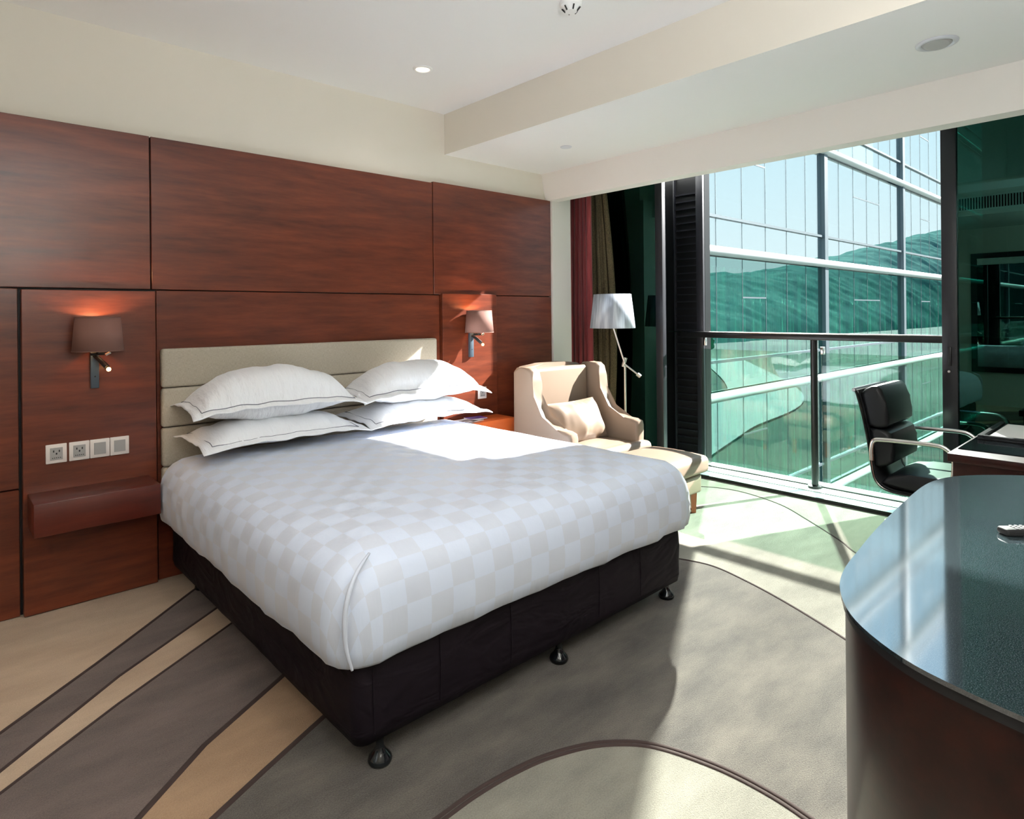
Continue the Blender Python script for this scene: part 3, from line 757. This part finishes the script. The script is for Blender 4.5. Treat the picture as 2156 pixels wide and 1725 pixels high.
pad2([(-2.518, .712), (-2.56, .708), (-2.61, .708), (-2.636, .690), (-2.650, .63), (-2.660, .56), (-2.652, .515), (-2.62, .49), (-2.575, .47), (-2.545, .48)], 'back_cushion')
pad2([(-2.575, .375), (-2.66, .352), (-2.85, .352), (-3.05, .36), (-3.085, .39), (-3.08, .43), (-3.04, .45), (-2.9, .458), (-2.74, .455), (-2.66, .445), (-2.61, .42)], 'seat_cushion')
for x, dx in ((XA-.025, -1), (XB+.025, 1)):
    arm = catmull([(x, -2.545, .52), (x, -2.545, .60), (x, -2.56, .645), (x, -2.61, .655), (x, -2.75, .660), (x, -2.87, .662), (x, -2.93, .65), (x, -2.97, .60), (x, -2.97, .50), (x, -2.95, .42), (x, -2.90, .365)], 6)
    MB().tube(arm, 1, 8, flat=(.013, .007)).build('armrest', 'chrome', oc, True)
MB().tube([(4.57, -2.80, .34), (4.57, -2.80, .10)], [.03, .028], 14).build('column', 'black_metal', oc, True)
s = MB()
for k in range(5):
    a = R(72*k+20); s.tube([(4.57, -2.80, .10), (4.57+.27*math.cos(a), -2.80+.27*math.sin(a), .075)], [.022, .014], 8)
s.build('star_base', 'chrome', oc, True)
for k in range(5):
    a = R(72*k+20); x, y = 4.57+.27*math.cos(a), -2.80+.27*math.sin(a)
    MB().tube([(x-.018*math.sin(a), y+.018*math.cos(a), .027), (x+.018*math.sin(a), y-.018*math.cos(a), .027)], .027, 16).build('caster', 'black_plastic', oc, True)
rebase(oc)

# ------------------------------------------------------------------ ceiling fittings
first = None
for i, (x, y, kind) in enumerate(DOWNLIGHTS):
    z = 2.68 if kind == 2 else 2.99
    lab = 'small round recessed downlight, lit, in the white ceiling tray' if kind == 1 else 'added unseen recessed downlight that brightens the room'
    t = thing('downlight', lab, 'ceiling light', (x, y, z), 0, None if kind == 1 else 'added downlights out of view')
    s = MB(); s.lathe([(.062, -.0005), (.060, -.006), (.046, -.008), (.044, -.002)], (0, 0, 0), 32)
    for f in [f for f in s.bm.faces if len(f.verts) > 4]: s.bm.faces.remove(f)
    s.build('ring', 'white_trim', t, 'all')
    s = MB(); s.lathe([(.0001, -.004), (.044, -.004), (.044, -.001), (.0001, -.001)], (0, 0, 0), 28); s.build('lens', 'downlight_glow', t)
    lamp_light('downlight_light', 'SPOT', (x, y, z-.02), DL_E*(1.2 if kind == 1 else 3.2 if kind == 2 else 2.6), (1, .93, .84), .05, 150)
t = thing('downlight', 'unlit tilted white recessed downlight in the soffit at the upper right', 'ceiling light', (3.41, -3.11, 2.68))
s = MB(); s.lathe([(.085, -.0005), (.083, -.007), (.066, -.010), (.060, -.003)], (0, 0, 0), 40)
for f in [f for f in s.bm.faces if len(f.verts) > 4]: s.bm.faces.remove(f)
s.build('ring', 'white_trim', t, 'all')
s = MB(); s.lathe([(.0001, -.012), (.050, -.012), (.060, -.003), (.0001, -.001)], (0, 0, 0), 32); s.xf(Matrix.Rotation(R(7), 4, 'Y')); s.build('lens', 'grey_plastic', t, True); t.children[-1].data.materials[0] = mat('lens_grey', (.6, .62, .66, 1), .3)
t = thing('ceiling_speaker', 'flat pale round disc in the soffit near the window', 'ceiling fitting', (3.45, -.77, 2.68))
s = MB(); s.lathe([(.0001, -.006), (.040, -.006), (.044, -.0005), (.0001, -.0005)], (0, 0, 0), 32); s.build('cover', 'lens_grey', t, True)
t = thing('smoke_detector', 'white round detector with dark slots at the top edge of the ceiling', 'smoke detector', (2.34, -1.82, 2.99))
s = MB(); s.lathe([(.0001, -.045), (.028, -.045), (.036, -.03), (.055, -.018), (.058, -.0005), (.0001, -.0005)], (0, 0, 0), 36); s.build('housing', 'white_trim', t, True)
s = MB()
for k in range(6):
    a = R(60*k); MB().tube([(.030*math.cos(a), .030*math.sin(a), -.044), (.046*math.cos(a), .046*math.sin(a), -.026)], .004, 6).build('slot', 'black_slot', t)

for (x, y, lab) in ((.45, -4.45, 'added unseen uplighter lamp in the corner behind the cabinet'),):
    t = thing('fill_lamp', lab, 'floor lamp', (x, y, 0))  # lamp added out of view to lift the ceiling brightness
    s = MB(); s.lathe([(.0001, 0), (.14, 0), (.14, .015), (.015, .03), (.012, 1.70), (.0001, 1.70)], (0, 0, 0), 24); s.build('pole', 'satin_metal', t, True)
    s = MB(); s.lathe([(.03, 1.69), (.13, 1.78), (.16, 1.83), (.155, 1.83), (.12, 1.785), (.03, 1.70)], (0, 0, 0), 32); s.build('bowl', 'satin_metal', t, 'all')
    lamp_light('fill_lamp_light', 'AREA', (x, y, 1.82), UP_E, (.90, .95, 1), .28, rot=(R(180), 0, 0))
# ------------------------------------------------------------------ rest of the room (seen in the tinted panes)
t = thing('air_vent', 'long slatted air vent high on the soffit at the room entrance', 'vent', (.10, -2.2, 2.83))
s = MB(); s.box(.100, -3.5, 2.74, .112, -1.2, 2.93, .003); s.build('vent_frame', 'white_trim', t)
s = MB()
for k in range(76): s.box(.110, -3.48+k*.03, 2.76, .118, -3.465+k*.03, 2.91)
s.build('slats', 'black_slot', t); rebase(t)
t = thing('wall_mirror', 'large dark framed mirror on the wall across from the window', 'mirror', (XL, -2.4, 1.4))
s = MB(); s.box(XL, -3.2, .5, XL+.03, -1.6, 2.3, .004); s.build('frame', 'black_metal', t)
mat('mirror', (.7, .75, .74, 1), .01, 1)
s = MB(); s.box(XL+.03, -3.12, .58, XL+.032, -1.68, 2.22); s.build('mirror_glass', 'mirror', t); rebase(t)
t = thing('television', 'flat black television on the wall behind the stone topped cabinet', 'television', (2.4, YB, 1.3))
s = MB(); s.box(1.85, YB+.004, 1.0, 2.95, YB+.05, 1.65, .006); s.build('housing', 'black_plastic', t, True)
s = MB(); s.box(1.87, YB+.0505, 1.02, 2.93, YB+.053, 1.63); s.build('screen', 'glossy_black', t); rebase(t)

# ------------------------------------------------------------------ glass building outside
FYY = 4.10
fb = thing('glass_building', 'glass office building wing with curtains and steel bands outside the window', 'building', (20.95, FYY, -9))
xs = [4.95+8*k for k in range(6)]
rowz = [-.65-3.6*2+3.6*k for k in range(7)]   # thick band levels
for x in xs: box('mullion', 'facade_metal', (x-.13, FYY-.12, -9), (x+.13, FYY+.15, 14.5), fb)
for z in rowz:
    s = MB(); s.tube([(4.9, FYY-.10, z), (45, FYY-.10, z)], .12, 14); s.build('round_band', 'facade_band', fb, True)
    box('slim_band', 'facade_metal', (4.9, FYY-.07, z+.83), (45, FYY+.02, z+.90), fb)
for r_, z in enumerate(rowz[:-1]):
    for k, x in enumerate(xs[:-1]):
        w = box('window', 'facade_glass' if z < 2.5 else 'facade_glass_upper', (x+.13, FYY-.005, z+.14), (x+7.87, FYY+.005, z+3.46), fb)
        s = MB()
        for j in range(1, 6):
            s.box(x+j*1.333-.007, FYY-.012, z+.14, x+j*1.333+.007, FYY-.004, z+3.46)
        if (k+r_) % 2 == 0 or True:
            a = x+1.333*(2 if k % 2 else 2); s.box(a, FYY-.014, z+2.45, a+1.333*(1 if k % 2 else 2), FYY-.004, z+2.49)
        s.build('glazing_bar', 'facade_metal', w)
        if z < 2.5:
            c = MB()
            wv = 40
            def cf(u, v, x=x, z=z): return Vector((x+.2+7.6*u, FYY+.9+.09*math.sin(u*wv*2*math.pi)+.05*math.sin(u*91), z+.14+3.2*v))
            c.grid(cf, wv*6, 2); c.build('curtain', 'sheer_curtain', w, 'all')
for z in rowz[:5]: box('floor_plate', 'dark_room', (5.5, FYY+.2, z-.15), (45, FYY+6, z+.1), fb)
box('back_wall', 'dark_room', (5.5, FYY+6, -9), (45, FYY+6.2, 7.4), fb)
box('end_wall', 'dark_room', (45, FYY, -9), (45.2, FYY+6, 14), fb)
rebase(fb)

# surroundings mirrored in that building
g = MB(); g.box(5.6, -420, -9.4, 700, FYY, -9.2)
g = g.build('ground', 'lawn'); struct(g)
def strip(pl, w, z, name, m):
    s = MB(); L = catmull(pl, 10); V = []
    for i, p in enumerate(L):
        d = (L[min(i+1, len(L)-1)]-L[max(i-1, 0)]).normalized(); V.append((s.bm.verts.new((p.x-d.y*w/2, p.y+d.x*w/2, z)), s.bm.verts.new((p.x+d.y*w/2, p.y-d.x*w/2, z)), s.bm.verts.new((p.x-d.y*w/2, p.y+d.x*w/2, z-.3)), s.bm.verts.new((p.x+d.y*w/2, p.y-d.x*w/2, z-.3))))
    for a, b in zip(V, V[1:]):
        s.bm.faces.new((a[0], a[1], b[1], b[0])); s.bm.faces.new((a[2], a[3], b[3], b[2])); s.bm.faces.new((a[0], a[2], b[2], b[0])); s.bm.faces.new((a[1], a[3], b[3], b[1]))
    return s.build(name, m)
tag(strip([(18, -6), (34, -14), (52, -19), (80, -26), (130, -60)], 9, -9.0, 'road', 'road_pale'), 'pale curving road far below, seen mirrored in the glass building', 'road')
h = MB()
def hf(u, v):
    x = 60+1000*u; y = -95-165*v
    ridge = 31+(.03*(x-318) if x < 318 else .105*(x-318) if x < 469 else 15.9+.146*(x-469))
    z = -9+ridge*math.sin(math.pi*v)**.8
    z += 3.5*noise.noise(Vector((x*.02, y*.03, 0)))+1.6*noise.noise(Vector((x*.11, y*.11, 4)))
    return Vector((x, y, z-1.5))
h.grid(hf, 300, 50)
o = h.build('hill', 'hill_green', None, 'all'); tag(o, 'wooded green hill ridge mirrored in the glass building', 'hill')
def tree(x, y, r_, hgt, label):
    t = thing('tree', label, 'tree', (x, y, -9.2), 0, 'trees beside the road below')
    s = MB(); s.tube([(0, 0, 0), (0, 0, hgt*.6)], [.35, .2], 8); s.build('trunk', 'leg_wood', t)
    s = MB(); bmesh.ops.create_icosphere(s.bm, subdivisions=4, radius=1)
    for v in s.bm.verts:
        v.co *= 1+.35*noise.noise(v.co*2.2+Vector((x, y, 0)))+.15*noise.noise(v.co*7)
        v.co = Vector((v.co.x*r_, v.co.y*r_, hgt*.65+v.co.z*r_*.9))
    s.build('crown', 'tree_green', t, 'all'); return t
for k in range(14):
    x = 24+k*9+random.uniform(-1, 1); tree(x, -48-random.uniform(0, 6) if x < 110 else -86, random.uniform(2.2, 3.4), random.uniform(6, 9), 'dark green leafy tree beside the pale road below')
for k, (x, y, w, d, hh) in enumerate([(50, -66, 14, 9, 7), (74, -67, 12, 9, 9), (98, -68, 16, 9, 6)]):
    t = thing('house', 'pale walled house with grey roof beyond the trees', 'house', (x, y, -9.2), .3*k, 'houses beyond the trees')
    s = MB(); s.box(-w/2, -d/2, 0, w/2, d/2, hh); s.build('walls', 'house_white', t)
    s = MB(); s.prism([(-w/2-.4, hh), (w/2+.4, hh), (0, hh+3)], 'y', -d/2-.4, d/2+.4); s.build('roof', 'facade_metal', t)
    for j in range(4):
        s = MB(); s.box(-w/2+1+j*3, d/2, 1.5, -w/2+2.2+j*3, d/2+.05, 3.2); s.build('window', 'glossy_black', t)
